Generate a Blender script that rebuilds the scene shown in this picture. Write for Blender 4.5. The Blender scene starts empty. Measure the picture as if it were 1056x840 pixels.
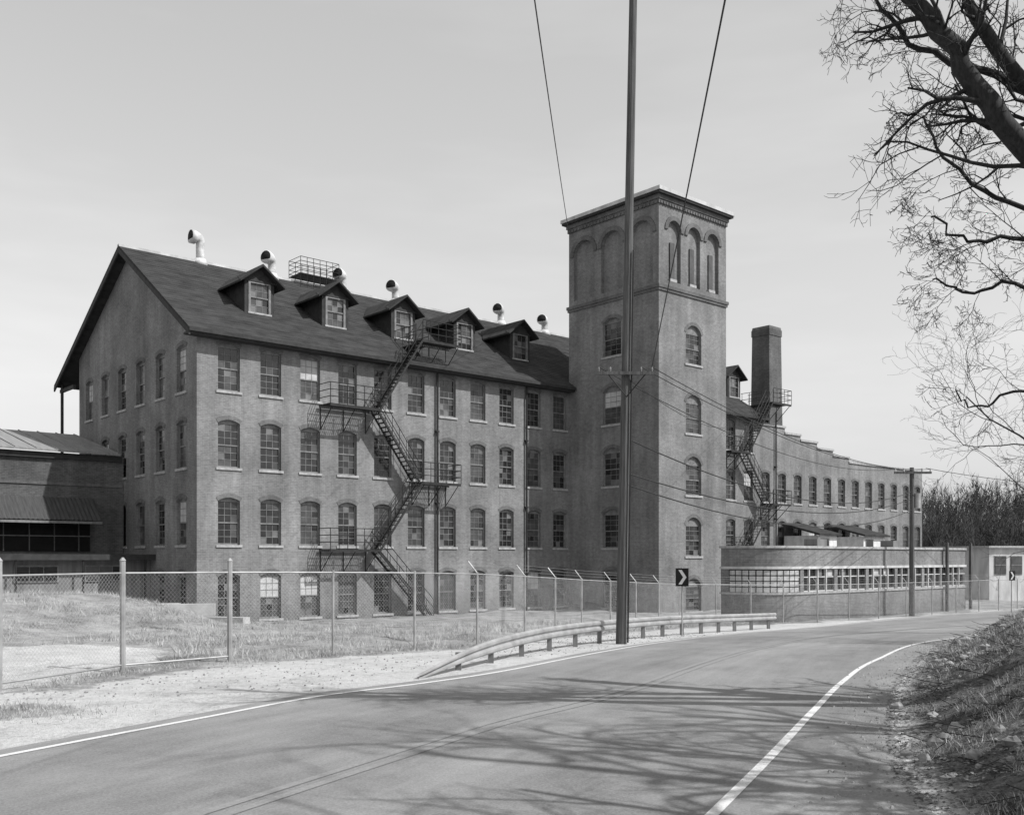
import bpy, math, random
from mathutils import Vector, Matrix, noise
rng = random.Random(7)
scene = bpy.context.scene
scene.view_settings.view_transform = 'Standard'
scene.view_settings.look = 'None'
scene.view_settings.exposure = 0

# ------------------------------------------------------------------ materials
def new_mat(name):
    m = bpy.data.materials.new(name); m.use_nodes = True
    nt = m.node_tree
    return m, nt, nt.nodes['Principled BSDF']

def N(nt, t, **kw):
    n = nt.nodes.new(t)
    for k, v in kw.items():
        setattr(n, k, v)
    return n

def math_node(nt, op, a, b=None, clamp=False):
    n = nt.nodes.new('ShaderNodeMath'); n.operation = op; n.use_clamp = clamp
    for i, x in enumerate((a, b)):
        if x is None: continue
        if isinstance(x, (int, float)): n.inputs[i].default_value = x
        else: nt.links.new(x, n.inputs[i])
    return n.outputs[0]

def noise_val(nt, vec, scale, detail=4, rough=.6, lo=0., hi=1., fmin=.3, fmax=.7, stretch=None):
    if stretch:
        mp = N(nt, 'ShaderNodeMapping'); mp.inputs['Scale'].default_value = stretch
        nt.links.new(vec, mp.inputs['Vector']); vec = mp.outputs[0]
    n = N(nt, 'ShaderNodeTexNoise'); n.inputs['Scale'].default_value = scale
    n.inputs['Detail'].default_value = min(detail, 4); n.inputs['Roughness'].default_value = rough
    nt.links.new(vec, n.inputs['Vector'])
    r = N(nt, 'ShaderNodeMapRange')
    r.inputs['From Min'].default_value = fmin; r.inputs['From Max'].default_value = fmax
    r.inputs['To Min'].default_value = lo; r.inputs['To Max'].default_value = hi
    nt.links.new(n.outputs[0], r.inputs['Value'])
    return r.outputs[0]

def grey(nt, val, bsdf):
    c = N(nt, 'ShaderNodeCombineColor')
    for i in range(3): nt.links.new(val, c.inputs[i])
    nt.links.new(c.outputs[0], bsdf.inputs['Base Color'])

def obj_vec(nt):
    return N(nt, 'ShaderNodeTexCoord').outputs['Object']

def add_bump(nt, bsdf, h, strength=.4, dist=.02):
    b = N(nt, 'ShaderNodeBump'); b.inputs['Strength'].default_value = strength
    b.inputs['Distance'].default_value = dist
    nt.links.new(h, b.inputs['Height']); nt.links.new(b.outputs[0], bsdf.inputs['Normal'])

def simple(name, lo, hi, scale=3., rough=.8, detail=2, stretch=None, metal=0., spec=.3, bump=0.):
    m, nt, b = new_mat(name)
    v = noise_val(nt, obj_vec(nt), scale, detail, .65, lo, hi, stretch=stretch)
    grey(nt, v, b)
    b.inputs['Roughness'].default_value = rough; b.inputs['Metallic'].default_value = metal
    b.inputs['Specular IOR Level'].default_value = spec
    if bump: add_bump(nt, b, v, bump, .05)
    return m

def brick_mat(name, lo, hi, mortar, stain=.32):
    m, nt, b = new_mat(name)
    vec = obj_vec(nt)
    s = N(nt, 'ShaderNodeSeparateXYZ'); nt.links.new(vec, s.inputs[0])
    xy = math_node(nt, 'ADD', s.outputs[0], s.outputs[1])
    c = N(nt, 'ShaderNodeCombineXYZ'); nt.links.new(xy, c.inputs[0]); nt.links.new(s.outputs[2], c.inputs[1])
    br = N(nt, 'ShaderNodeTexBrick'); nt.links.new(c.outputs[0], br.inputs['Vector'])
    br.inputs['Scale'].default_value = 1.0
    br.inputs['Brick Width'].default_value = .23; br.inputs['Row Height'].default_value = .08
    br.inputs['Mortar Size'].default_value = .009; br.inputs['Bias'].default_value = -.1
    br.inputs['Color1'].default_value = (lo, lo, lo, 1); br.inputs['Color2'].default_value = (hi, hi, hi, 1)
    br.inputs['Mortar'].default_value = (mortar,) * 3 + (1,)
    base = N(nt, 'ShaderNodeRGBToBW'); nt.links.new(br.outputs['Color'], base.inputs[0])
    f1 = noise_val(nt, vec, .35, 4, .6, 1 - stain, 1 + stain * .6)
    f2 = noise_val(nt, vec, 1.2, 3, .6, 1 - stain * .6, 1 + stain * .45, stretch=(1.4, 1.4, .12))
    f3 = noise_val(nt, vec, 6, 2, .7, .86, 1.14)
    v = math_node(nt, 'MULTIPLY', base.outputs[0], f1); v = math_node(nt, 'MULTIPLY', v, f2)
    v = math_node(nt, 'MULTIPLY', v, f3)
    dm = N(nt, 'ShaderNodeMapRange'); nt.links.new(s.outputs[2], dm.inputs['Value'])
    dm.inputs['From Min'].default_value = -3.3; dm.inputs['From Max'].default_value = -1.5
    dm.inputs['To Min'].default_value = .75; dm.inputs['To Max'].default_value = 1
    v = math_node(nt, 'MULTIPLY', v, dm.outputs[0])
    grey(nt, v, b); b.inputs['Roughness'].default_value = .92
    b.inputs['Specular IOR Level'].default_value = .15
    return m

M = {}
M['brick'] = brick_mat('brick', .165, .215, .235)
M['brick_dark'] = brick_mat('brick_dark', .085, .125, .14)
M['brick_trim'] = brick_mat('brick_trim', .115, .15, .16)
M['stone'] = simple('sill_stone', .24, .4, 5)
M['frame'] = simple('window_paint', .12, .22, 4, .6)
M['glass_a'] = simple('glass_dark', .012, .03, 2, .12, spec=.5)
M['glass_b'] = simple('glass_dusty', .04, .08, 2, .3, spec=.5)
M['glass_c'] = simple('glass_clouded', .1, .17, 2, .4, spec=.5)
M['block'] = simple('glass_block', .28, .5, 4, .3, spec=.5)
M['blind'] = simple('blind', .35, .5, 2, .7)
M['roof'] = simple('roof_shingle', .026, .06, 1.0, .95, 4, (1, 2.5, 1), spec=.1)
M['roof_trim'] = simple('roof_trim_dark', .025, .045, 3, .8)
M['white'] = simple('white_paint', .5, .7, 2.5, .6)
M['offwhite'] = simple('weathered_paint', .34, .55, 1.5, .7, stretch=(1, 1, .3))
M['greywall'] = simple('lean_to_boards', .12, .2, 1.5, .8, stretch=(3, 3, .3))
M['iron'] = simple('black_iron', .012, .03, 4, .6)
M['steel'] = simple('galvanised_steel', .26, .4, 3, .5, metal=.3)
M['hood'] = simple('vent_sheet_metal', .38, .66, 3, .5)
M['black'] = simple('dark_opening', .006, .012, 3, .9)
M['concrete'] = simple('concrete', .3, .45, 2, .9)
M['wood'] = simple('pole_wood', .045, .12, 3, .9, 3, (6, 6, .3))
M['wire'] = simple('cable', .02, .03, 3, .6)
M['bark'] = simple('bark', .022, .06, 6, .95, 3, (4, 4, .6), bump=.5)
M['twig'] = simple('twig_bark', .025, .05, 4, .9)
M['fartree'] = simple('far_bare_wood', .02, .055, .5, .95)
M['hill'] = simple('hill_ground', .03, .07, .08, .95)
M['grass'] = simple('dry_grass', .2, .52, 1.2, .9, 4)
M['litter'] = simple('leaf_litter', .03, .24, 9, .9)
M['rock'] = simple('rock', .12, .36, 5, .9, bump=.5)
M['metalroof'] = simple('metal_roofing', .16, .28, 1.2, .7, 4, (8, .5, 1))
M['corrug'] = simple('corrugated_sheet', .035, .07, 1.5, .7, 3, (10, 1, 1))

# ------------------------------------------------------------------ mesh builder
class MB:
    def __init__(s): s.v = []; s.f = []; s.m = []; s.mats = []
    def mi(s, name):
        if name not in s.mats: s.mats.append(name)
        return s.mats.index(name)
    def poly(s, pts, mat):
        i = len(s.v); s.v.extend([tuple(p) for p in pts])
        s.f.append(tuple(range(i, i + len(pts)))); s.m.append(s.mi(mat))
    def box(s, x0, x1, y0, y1, z0, z1, mat):
        s.hexa([(x0,y0,z0),(x1,y0,z0),(x1,y1,z0),(x0,y1,z0)], [(x0,y0,z1),(x1,y0,z1),(x1,y1,z1),(x0,y1,z1)], mat)
    def hexa(s, bot, top, mat):
        i = len(s.v); n = len(bot); s.v.extend(bot); s.v.extend(top); k = s.mi(mat)
        s.f.append(tuple(i + j for j in reversed(range(n)))); s.m.append(k)
        s.f.append(tuple(i + n + j for j in range(n))); s.m.append(k)
        for j in range(n):
            s.f.append((i + j, i + (j + 1) % n, i + n + (j + 1) % n, i + n + j)); s.m.append(k)
    def sweep(s, pts, radii, n, mat, caps=True):
        pts = [Vector(p) for p in pts]; i0 = len(s.v); k = s.mi(mat)
        up = None
        for j, p in enumerate(pts):
            if j == 0: d = pts[1] - p
            elif j == len(pts) - 1: d = p - pts[-2]
            else: d = pts[j + 1] - pts[j - 1]
            if d.length < 1e-9: d = Vector((0, 0, 1))
            d.normalize()
            if up is None:
                a = Vector((0, 0, 1)) if abs(d.z) < .9 else Vector((1, 0, 0))
                up = d.cross(a).normalized()
            else:
                up = (up - d * up.dot(d))
                if up.length < 1e-6: up = d.orthogonal()
                up.normalize()
            w = d.cross(up); r = radii[j] if isinstance(radii, (list, tuple)) else radii
            for a in range(n):
                t = 2 * math.pi * a / n
                s.v.append(tuple(p + up * (r * math.cos(t)) + w * (r * math.sin(t))))
        for j in range(len(pts) - 1):
            for a in range(n):
                b = (a + 1) % n
                s.f.append((i0 + j*n + a, i0 + j*n + b, i0 + (j+1)*n + b, i0 + (j+1)*n + a)); s.m.append(k)
        if caps:
            s.f.append(tuple(i0 + a for a in reversed(range(n)))); s.m.append(k)
            e = i0 + (len(pts) - 1) * n
            s.f.append(tuple(e + a for a in range(n))); s.m.append(k)
    def rod(s, p, q, r, mat, n=4): s.sweep([p, q], r, n, mat)
    def build(s, name, parent=None, smooth=False):
        me = bpy.data.meshes.new(name); me.from_pydata(s.v, [], s.f)
        for nm in s.mats: me.materials.append(M[nm])
        me.polygons.foreach_set('material_index', s.m)
        if smooth: me.polygons.foreach_set('use_smooth', [True] * len(s.f))
        me.update()
        o = bpy.data.objects.new(name, me); scene.collection.objects.link(o)
        if parent: o.parent = parent
        return o

def empty(name, loc=(0, 0, 0), rz=0.):
    e = bpy.data.objects.new(name, None); scene.collection.objects.link(e)
    e.location = loc; e.rotation_euler = (0, 0, rz); e.empty_display_size = .5
    return e

# ------------------------------------------------------------------ wall with real openings
def arc_pts(ac, zs, w, rise, n=8):
    R = (w * w / 4 + rise * rise) / (2 * rise); cz = zs + rise - R
    a0 = math.asin(min(1, (w / 2) / R))
    if rise > w / 2 - 1e-6: a0 = math.pi / 2
    out = []
    for i in range(n + 1):
        a = a0 - 2 * a0 * i / n
        out.append((ac + R * math.sin(a), cz + R * math.cos(a)))
    return out

def cell(wall, trim, P, x0, x1, z0, z1, win, brick='brick', kind='sash'):
    def q(pts, m, off=0., mb=wall): mb.poly([P(a, z, off) for a, z in pts], m)
    if win is None:
        q([(x0,z0),(x1,z0),(x1,z1),(x0,z1)], brick); return
    ac, w, zb, zt, rise = win
    l, r, zs = ac - w/2, ac + w/2, zt - rise
    arc = arc_pts(ac, zs, w, rise, 10)
    q([(x0,z0),(l,z0),(l,zs),(x0,zs)], brick); q([(r,z0),(x1,z0),(x1,zs),(r,zs)], brick)
    if zb > z0 + 1e-4: q([(l,z0),(r,z0),(r,zb),(l,zb)], brick)
    q([(x0,zs),(l,zs)] + list(reversed(arc))[1:-1] + [(r,zs),(x1,zs),(x1,z1),(x0,z1)], brick)
    loop = [(l,zb),(r,zb)] + arc
    dep = -.22
    for i in range(len(loop)):
        a, b = loop[i], loop[(i + 1) % len(loop)]
        if abs(a[0]-b[0]) + abs(a[1]-b[1]) < 1e-5: continue
        wall.poly([P(a[0],a[1],0), P(b[0],b[1],0), P(b[0],b[1],dep), P(a[0],a[1],dep)], brick)
    tk = .2 if kind == 'sash' else .26
    c = arc; R0 = (w*w/4 + rise*rise)/(2*rise); cz = zs + rise - R0
    for i in range(len(c) - 1):
        pr = []
        for (a, z) in (c[i], c[i+1]):
            dv = Vector((a - ac, z - cz)).normalized()
            pr.append(((a, z), (a + dv.x*tk, z + dv.y*tk)))
        pf = .02 if kind == 'sash' else .07
        trim.poly([P(*pr[0][0],pf), P(*pr[1][0],pf), P(*pr[1][1],pf), P(*pr[0][1],pf)], 'brick_trim')
        trim.poly([P(*pr[0][1],pf), P(*pr[1][1],pf), P(*pr[1][1],-.01), P(*pr[0][1],-.01)], 'brick_trim')
        trim.poly([P(*pr[0][0],pf), P(*pr[1][0],pf), P(*pr[1][0],-.01), P(*pr[0][0],-.01)], 'brick_trim')
    if kind == 'blind':
        q(loop, brick, -.21)
        return
    def bx(a0, a1, b0, b1, o0, o1, m):
        pts = [P(a, z, o) for z in (b0, b1) for (a, o) in ((a0,o0),(a1,o0),(a1,o1),(a0,o1))]
        trim.hexa(pts[:4], pts[4:], m)
    bx(l - .1, r + .1, zb - .12, zb - .002, -.12, .06, 'stone')
    fr = .065
    gd = -.17
    bx(l, l + fr, zb, zs, -.205, gd + .035, 'frame'); bx(r - fr, r, zb, zs, -.205, gd + .035, 'frame')
    bx(l + fr, r - fr, zb, zb + .08, -.205, gd + .033, 'frame')
    trim.poly([P(a, z, gd + .03) for a, z in [(l+.001, zs - .03), (r-.001, zs - .03)] + [(a, z - .001) for a, z in arc]], 'frame')
    il, ir, ib, it = l + fr, r - fr, zb + .08, zs - .03
    mid = (ib + it) / 2 + rng.uniform(-.02, .02)
    bx(il, ir, mid - .03, mid + .03, -.205, gd + .03, 'frame')
    cols, rows = 3, 3
    wr = rng.random()
    for sash, (b0, b1, g) in enumerate(((ib, mid - .03, gd - .02), (mid + .03, it, gd))):
        base = 'glass_a' if wr < .7 else 'glass_b'
        if sash == 1 and wr > .95: base = 'blind'
        for i in range(cols):
            for j in range(rows):
                m = base
                rr = rng.random()
                if base != 'blind':
                    if rr < .16: m = 'glass_b'
                    elif rr < .22: m = 'glass_c'
                    elif rr < .3: m = 'glass_a'
                a0 = il + (ir - il) * i / cols; a1 = il + (ir - il) * (i + 1) / cols
                c0 = b0 + (b1 - b0) * j / rows; c1 = b0 + (b1 - b0) * (j + 1) / rows
                tl = rng.uniform(-.005, .005)
                trim.poly([P(a0,c0,g+tl), P(a1,c0,g-tl), P(a1,c1,g-tl), P(a0,c1,g+tl)], m)
        mw = .012
        for i in range(1, cols):
            a = il + (ir - il) * i / cols
            trim.poly([P(a-mw,b0,g+.015), P(a+mw,b0,g+.015), P(a+mw,b1,g+.015), P(a-mw,b1,g+.015)], 'frame')
        for j in range(1, rows):
            z = b0 + (b1 - b0) * j / rows
            trim.poly([P(il,z-mw,g+.018), P(ir,z-mw,g+.018), P(ir,z+mw,g+.018), P(il,z+mw,g+.018)], 'frame')

# ================================================================== MILL
RZ = math.atan2(.659, .752)
mill = empty('brick_mill_building', (-14.7, 46.4, 0), RZ)
W = MB(); T = MB()
Pf = lambda a, z, o: (a, -o, z)
G0 = -3.3
rows = [(-2.97, -.72, G0, -.35), (.62, 2.88, -.35, 3.25), (4.3, 6.58, 3.25, 6.9), (7.95, 10.2, 6.9, 10.8)]
pitch = 2.19
for k in range(32):
    c = 1.6 + pitch * k
    x0 = 0 if k == 0 else c - pitch / 2
    x1 = c + pitch / 2 if k < 31 else 70.4
    for ri, (zb, zt, z0, z1) in enumerate(rows):
        if k > 19 and ri == 3: continue
        win = None if k in (11, 12, 13) else (c, 1.12, zb, zt, .17)
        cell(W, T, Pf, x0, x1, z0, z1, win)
xe = 1.6 + pitch * 19.5
W.poly([Pf(a, z, 0) for a, z in [(xe, 6.9), (70.4, 6.9), (70.4, 8.0), (57.5, 8.0), (57.5, 8.4), (55.0, 8.4), (55.0, 8.85), (52.6, 8.85), (52.6, 9.3), (50.2, 9.3), (50.2, 9.7), (48.0, 9.7), (48.0, 10.15), (xe, 10.15)]], 'brick')
W.box(xe, 70.4, .35, .4, 6.9, 7.95, 'brick')
steps = [(xe, 48.0, 10.15), (48.0, 50.2, 9.7), (50.2, 52.6, 9.3), (52.6, 55.0, 8.85), (55.0, 57.5, 8.4), (57.5, 70.4, 8.0)]
for a0, a1, z in steps:
    T.box(a0 - .05, a1 + .05, -.09, .5, z + .003, z + .16, 'stone')
    W.box(a0, a1, .02, .4, 6.9, z, 'brick')
Pg = lambda a, z, o: (-o, a, z)
sc = [1.75 + 2.6 * i for i in range(6)]
for i, c in enumerate(sc):
    x0 = 0 if i == 0 else c - 1.3
    x1 = c + 1.3 if i < 5 else 16.5
    for (zb, zt, z0, z1) in rows:
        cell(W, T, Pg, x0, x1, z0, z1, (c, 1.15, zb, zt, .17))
W.poly([Pg(a, z, 0) for a, z in [(0, 10.8), (16.5, 10.8), (16.5, 11.7), (8.33, 16.2), (0, 10.85)]], 'brick')
XR = xe + .4
Pr = lambda a, z, o: (XR + o, a, z)
W.poly([Pr(a, z, 0) for a, z in [(0, 7), (16.5, 7), (16.5, 11.7), (8.33, 16.2), (0, 10.85)]], 'brick')
W.poly([(0, 16.5, G0), (70.4, 16.5, G0), (70.4, 16.5, 7.9), (0, 16.5, 7.9)], 'brick')
W.poly([(0, 16.5, 7.9), (XR, 16.5, 7.9), (XR, 16.5, 11.7), (0, 16.5, 11.7)], 'brick')
W.poly([(70.4, 0, G0), (70.4, 16.5, G0), (70.4, 16.5, 8), (70.4, 0, 8)], 'brick')
W.poly([(XR, .4, 7.5), (70.4, .4, 7.5), (70.4, 16.5, 7.5), (XR, 16.5, 7.5)], 'roof')
T.box(0.0, 24.3, -.09, 0, 10.5, 10.78, 'brick_trim')
T.box(30.6, XR, -.09, 0, 10.5, 10.78, 'brick_trim')
# roof
R = MB()
zr = lambda s: 11.0 + .65 * s
RG, ZG = 8.33, 16.41
x0, x1 = -.65, XR + .3
def slab(x0, x1, ya, za, yb, zb, th, mat):
    R.hexa([(x0,ya,za-th),(x1,ya,za-th),(x1,yb,zb-th),(x0,yb,zb-th)], [(x0,ya,za),(x1,ya,za),(x1,yb,zb),(x0,yb,zb)], mat)
slab(x0, x1, -.6, zr(-.6), RG, ZG, .12, 'roof')
slab(x0, x1, 19.1, 10.45, RG + .002, ZG - .001, .12, 'roof')
for xx in (x0 + .02, x1 - .1):
    slab(xx - .03, xx + .05, -.62, zr(-.6) - .125, RG, ZG - .125, .26, 'roof_trim')
    slab(xx - .03, xx + .05, 19.12, 10.45 - .125, RG + .002, ZG - .125, .26, 'roof_trim')
R.box(x0, 24.25, -.7, -.58, zr(-.6) - .2, zr(-.6) - .03, 'roof_trim')
R.box(30.65, x1, -.7, -.58, zr(-.6) - .2, zr(-.6) - .03, 'roof_trim')
R.box(x0, 24.25, -.58, -.02, zr(-.6) - .3, zr(-.6) - .2, 'roof_trim')
R.box(x0, x1, RG - .12, RG + .12, ZG - .08, ZG + .05, 'offwhite')
R.rod((-.3, 18.7, 6.2), (-.3, 18.7, 10.5), .09, 'iron', 6)
R.box(-.35, -.2, 16.5, 19.0, 10.0, 10.2, 'roof_trim')
for i in range(1, 34):
    s = -.6 + i * (RG + .6) / 34
    z = zr(s)
    R.hexa([(x0, s, z + .001), (x1, s, z + .001), (x1, s + .12, z + .079), (x0, s + .12, z + .079)],
           [(x0, s, z + .012), (x1, s, z + .012), (x1, s + .12, z + .0795), (x0, s + .12, z + .0795)], 'roof')
R.build('roof', mill)

# dormers
D = MB(); DT = MB()
def dormer(tc):
    s0 = 2.2; hw = .82; zb = zr(s0) - .05; ze = 14.15; za = 14.8
    P = lambda a, z, o: (a, s0 - o, z)
    w = 1.12
    def q(p, m='brick_trim'): D.poly([P(a, z, 0) for a, z in p], m)
    wl, wr_, wb, wt = tc - w/2, tc + w/2, zb + .12, ze - .1
    q([(tc-hw,zb),(wl,zb),(wl,ze),(tc-hw,ze)], 'roof_trim'); q([(wr_,zb),(tc+hw,zb),(tc+hw,ze),(wr_,ze)], 'roof_trim')
    q([(wl,zb),(wr_,zb),(wr_,wb),(wl,wb)], 'roof_trim'); q([(wl,wt),(wr_,wt),(wr_,ze),(wl,ze)], 'roof_trim')
    q([(tc-hw,ze),(tc+hw,ze),(tc,za)], 'roof_trim')
    def bx(a0,a1,b0,b1,o0,o1,m):
        pts = [P(a, z, o) for z in (b0, b1) for (a, o) in ((a0,o0),(a1,o0),(a1,o1),(a0,o1))]
        DT.hexa(pts[:4], pts[4:], m)
    bx(wl-.06, wl+.06, wb, wt, -.08, .04, 'frame'); bx(wr_-.06, wr_+.06, wb, wt, -.08, .04, 'frame')
    bx(wl-.1, wr_+.1, wb-.09, wb-.002, -.08, .08, 'stone'); bx(wl+.06, wr_-.06, wt-.07, wt, -.08, .038, 'frame')
    mid = (wb+wt)/2; bx(wl+.06, wr_-.06, mid-.03, mid+.03, -.08, .0, 'frame')
    for i in range(3):
        for j in range(4):
            a0 = wl+.06+(w-.12)*i/3; a1 = wl+.06+(w-.12)*(i+1)/3
            b0 = wb+(wt-wb-.07)*j/4; b1 = wb+(wt-wb-.07)*(j+1)/4
            m = rng.choice(['glass_a','glass_b','glass_b','glass_c'])
            DT.poly([P(a0,b0,-.06),P(a1,b0,-.06),P(a1,b1,-.06),P(a0,b1,-.06)], m)
            if i: DT.poly([P(a0-.012,b0,-.045),P(a0+.012,b0,-.045),P(a0+.012,b1,-.045),P(a0-.012,b1,-.045)], 'frame')
            if j: DT.poly([P(a0,b0-.012,-.042),P(a1,b0-.012,-.042),P(a1,b0+.012,-.042),P(a0,b0+.012,-.042)], 'frame')
    sb = (ze - 11.0) / .65
    for sx in (-1, 1):
        D.poly([(tc+sx*hw, s0, zb), (tc+sx*hw, sb, ze), (tc+sx*hw, s0, ze)], 'roof_trim')
    ov = .42; sl = (za - ze) / hw; zo = ze - sl * ov * .9
    sback = (za + .1 - 11.0) / .65
    sfr = s0 - .42
    for sx in (-1, 1):
        e = tc + sx * (hw + ov)
        D.hexa([(e, sfr, zo), (tc, sfr, za+.02), (tc, sback, za+.02), (e, (zo-11.0)/.65, zo)],
               [(e, sfr, zo+.1), (tc, sfr, za+.14), (tc, sback, za+.14), (e, (zo-11.0)/.65, zo+.1)], 'roof')
    D.box(tc-hw-ov+.05, tc+hw+ov-.05, s0-.06, s0-.0, ze-.09, ze+.0, 'roof_trim')
for tc in [4.3 + 4.46 * i for i in range(5)] + [44.4]:
    dormer(tc)
D.build('dormers', mill); DT.build('dormer_windows', mill)

# roof ventilators
V = MB()
def vent(t, h=1.35, kind=0):
    b = Vector((t, RG, ZG - .25))
    V.sweep([b, b + Vector((0,0,.4))], [.46, .3], 12, 'hood')
    dirv = Vector((-1, .0, 0)) if kind == 0 else Vector((-1, -.45, 0)); dirv.normalize()
    pts = []; rad = []
    for z in (.3, .55, h*.6): pts.append(b + Vector((0,0,z))); rad.append(.23)
    c = b + Vector((0,0,h*.6)) + dirv*.27
    for i in range(1, 6):
        a = math.pi/2 * i / 5 * 1.05
        pts.append(c + (-dirv*math.cos(a) + Vector((0,0,1))*math.sin(a))*.28); rad.append(.24 + .025*i)
    pts.append(pts[-1] + dirv*.25 + Vector((0,0,.03))); rad.append(.39)
    V.sweep(pts, rad, 14, 'hood')
    e = pts[-1] + dirv*.012
    V.sweep([e - dirv*.004, e + dirv*.006], [.345, .345], 14, 'black')
for t, h, k in ((3.84, 2.1, 0), (8.2, 1.6, 1), (13.0, 1.45, 1), (16.9, 1.45, 1), (25.8, 1.45, 1), (30.0, 1.3, 1)):
    vent(t, h, k)
V.build('roof_ventilators', mill, True)
C = MB()
for z in (16.95, 17.2, 17.5, 17.75):
    for y in (RG - .7, RG + .7): C.rod((9.7, y, z), (12.3, y, z), .02, 'iron')
    for x in (9.7, 12.3): C.rod((x, RG - .7, z), (x, RG + .7, z), .02, 'iron')
for i in range(7):
    x = 9.7 + 2.6 * i / 6
    for y in (RG - .7, RG + .7): C.rod((x, y, 15.9), (x, y, 17.75), .02, 'iron')
C.box(9.7, 12.3, RG - .7, RG + .7, 16.75, 16.8, 'iron')
C.build('roof_cage', mill)

# ---- tower
TX0, TX1, TY = 24.3, 30.6, -7.32
Pl = lambda a, z, o: (TX0 - o, a, z)
Pt = lambda a, z, o: (a, TY - o, z)
Pq = lambda a, z, o: (TX1 + o, a, z)
Pb = lambda a, z, o: (a, .0 + o, z)
lb = [G0, -.35, 3.25, 6.9, 11.2, 15.3]
lt = [-.7, 2.9, 6.6, 10.3, 14.4]
for i in range(5):
    cell(W, T, Pl, TY, 0, lb[i], lb[i+1], (-3.66, 1.5, lt[i] - 2.3, lt[i], .3), 'brick')
fb = [G0, -.75, 2.9, 6.6, 10.4, 15.3]
ft = [-1.2, 2.4, 6.0, 9.65, 13.75]
for i in range(5):
    fbz = ft[i] - 2.3 if i else G0 + .15
    cell(W, T, Pt, TX0, TX1, fb[i], fb[i+1], (27.45, 1.45, fbz, ft[i], .5), 'brick')
for j, c in enumerate((-6.0, -3.66, -1.3)):
    e0 = TY if j == 0 else (-4.83 if j == 1 else -2.48); e1 = -4.83 if j == 0 else (-2.48 if j == 1 else 0)
    cell(W, T, Pl, e0, e1, 15.3, 20.3, (c, 1.75, 16.0, 19.6, .87), 'brick', 'blind')
for j, c in enumerate((25.65, 27.45, 29.25)):
    e0 = TX0 if j == 0 else c - .9; e1 = c + .9 if j < 2 else TX1
    cell(W, T, Pt, e0, e1, 15.3, 20.3, (c, 1.2, 16.0, 19.55, .6), 'brick', 'blind')
    T.box(c - .2, c + .2, TY + .13, TY + .2, 16.2, 18.3, 'glass_b')
    T.box(c - .3, c + .3, TY + .02, TY + .2, 16.02, 16.18, 'stone')
W.poly([Pq(a, z, 0) for a, z in [(TY, G0), (0, G0), (0, 20.3), (TY, 20.3)]], 'brick')
W.poly([Pb(a, z, 0) for a, z in [(TX0, 10.5), (TX1, 10.5), (TX1, 20.3), (TX0, 20.3)]], 'brick')
def ring(z0, z1, o, mat, mb=T):
    mb.box(TX0 - o, TX1 + o, TY - o, TY, z0, z1, mat)
    mb.box(TX0 - o, TX1 + o, 0, o, z0, z1, mat)
    mb.box(TX0 - o, TX0, TY, 0, z0, z1, mat)
    mb.box(TX1, TX1 + o, TY, 0, z0, z1, mat)
ring(15.35, 15.5, .07, 'brick_trim'); ring(15.5, 15.68, .12, 'brick_trim')
ring(20.3, 20.55, .07, 'brick_trim'); ring(20.55, 20.8, .13, 'brick_trim')
T.box(TX0 - .32, TX1 + .32, TY - .32, .32, 20.8, 20.93, 'roof_trim')
T.box(TX0 - .38, TX1 + .38, TY - .38, .38, 20.93, 21.14, 'offwhite')
nd = 26
for i in range(nd):
    a = TX0 + .12 + (TX1 - TX0 - .24) * i / (nd - 1)
    T.box(a - .06, a + .06, TY - .12, TY - .07, 20.3, 20.45, 'brick_trim')
    a = TY + .12 + (-TY - .24) * i / (nd - 1)
    T.box(TX0 - .12, TX0 - .07, a - .07, a + .07, 20.3, 20.45, 'brick_trim')
# chimney
cx, cy = 54.3, 6.0
def sq(h, z): return [(cx-h,cy-h,z),(cx+h,cy-h,z),(cx+h,cy+h,z),(cx-h,cy+h,z)]
W.hexa(sq(1.02, 7), sq(.88, 19.2), 'brick_dark')
W.hexa(sq(.93, 19.2), sq(.93, 19.75), 'brick_dark'); W.hexa(sq(.9, 19.75), sq(.86, 20.0), 'brick_trim')
W.build('walls', mill); T.build('windows_and_trim', mill)
P = MB()
for x in (13.9, 20.6, 46.6):
    P.rod((x, -.14, G0), (x, -.14, 10.5 if x < 40 else 11.2), .06, 'iron', 6)
    for z in (-1, 3, 7): P.box(x-.1, x+.1, -.2, 0, z, z+.08, 'iron')
P.rod((20.6, -.14, 10.5), (20.6, -.6, 10.5), .06, 'iron', 6)
P.build('downpipes', mill)

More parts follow.
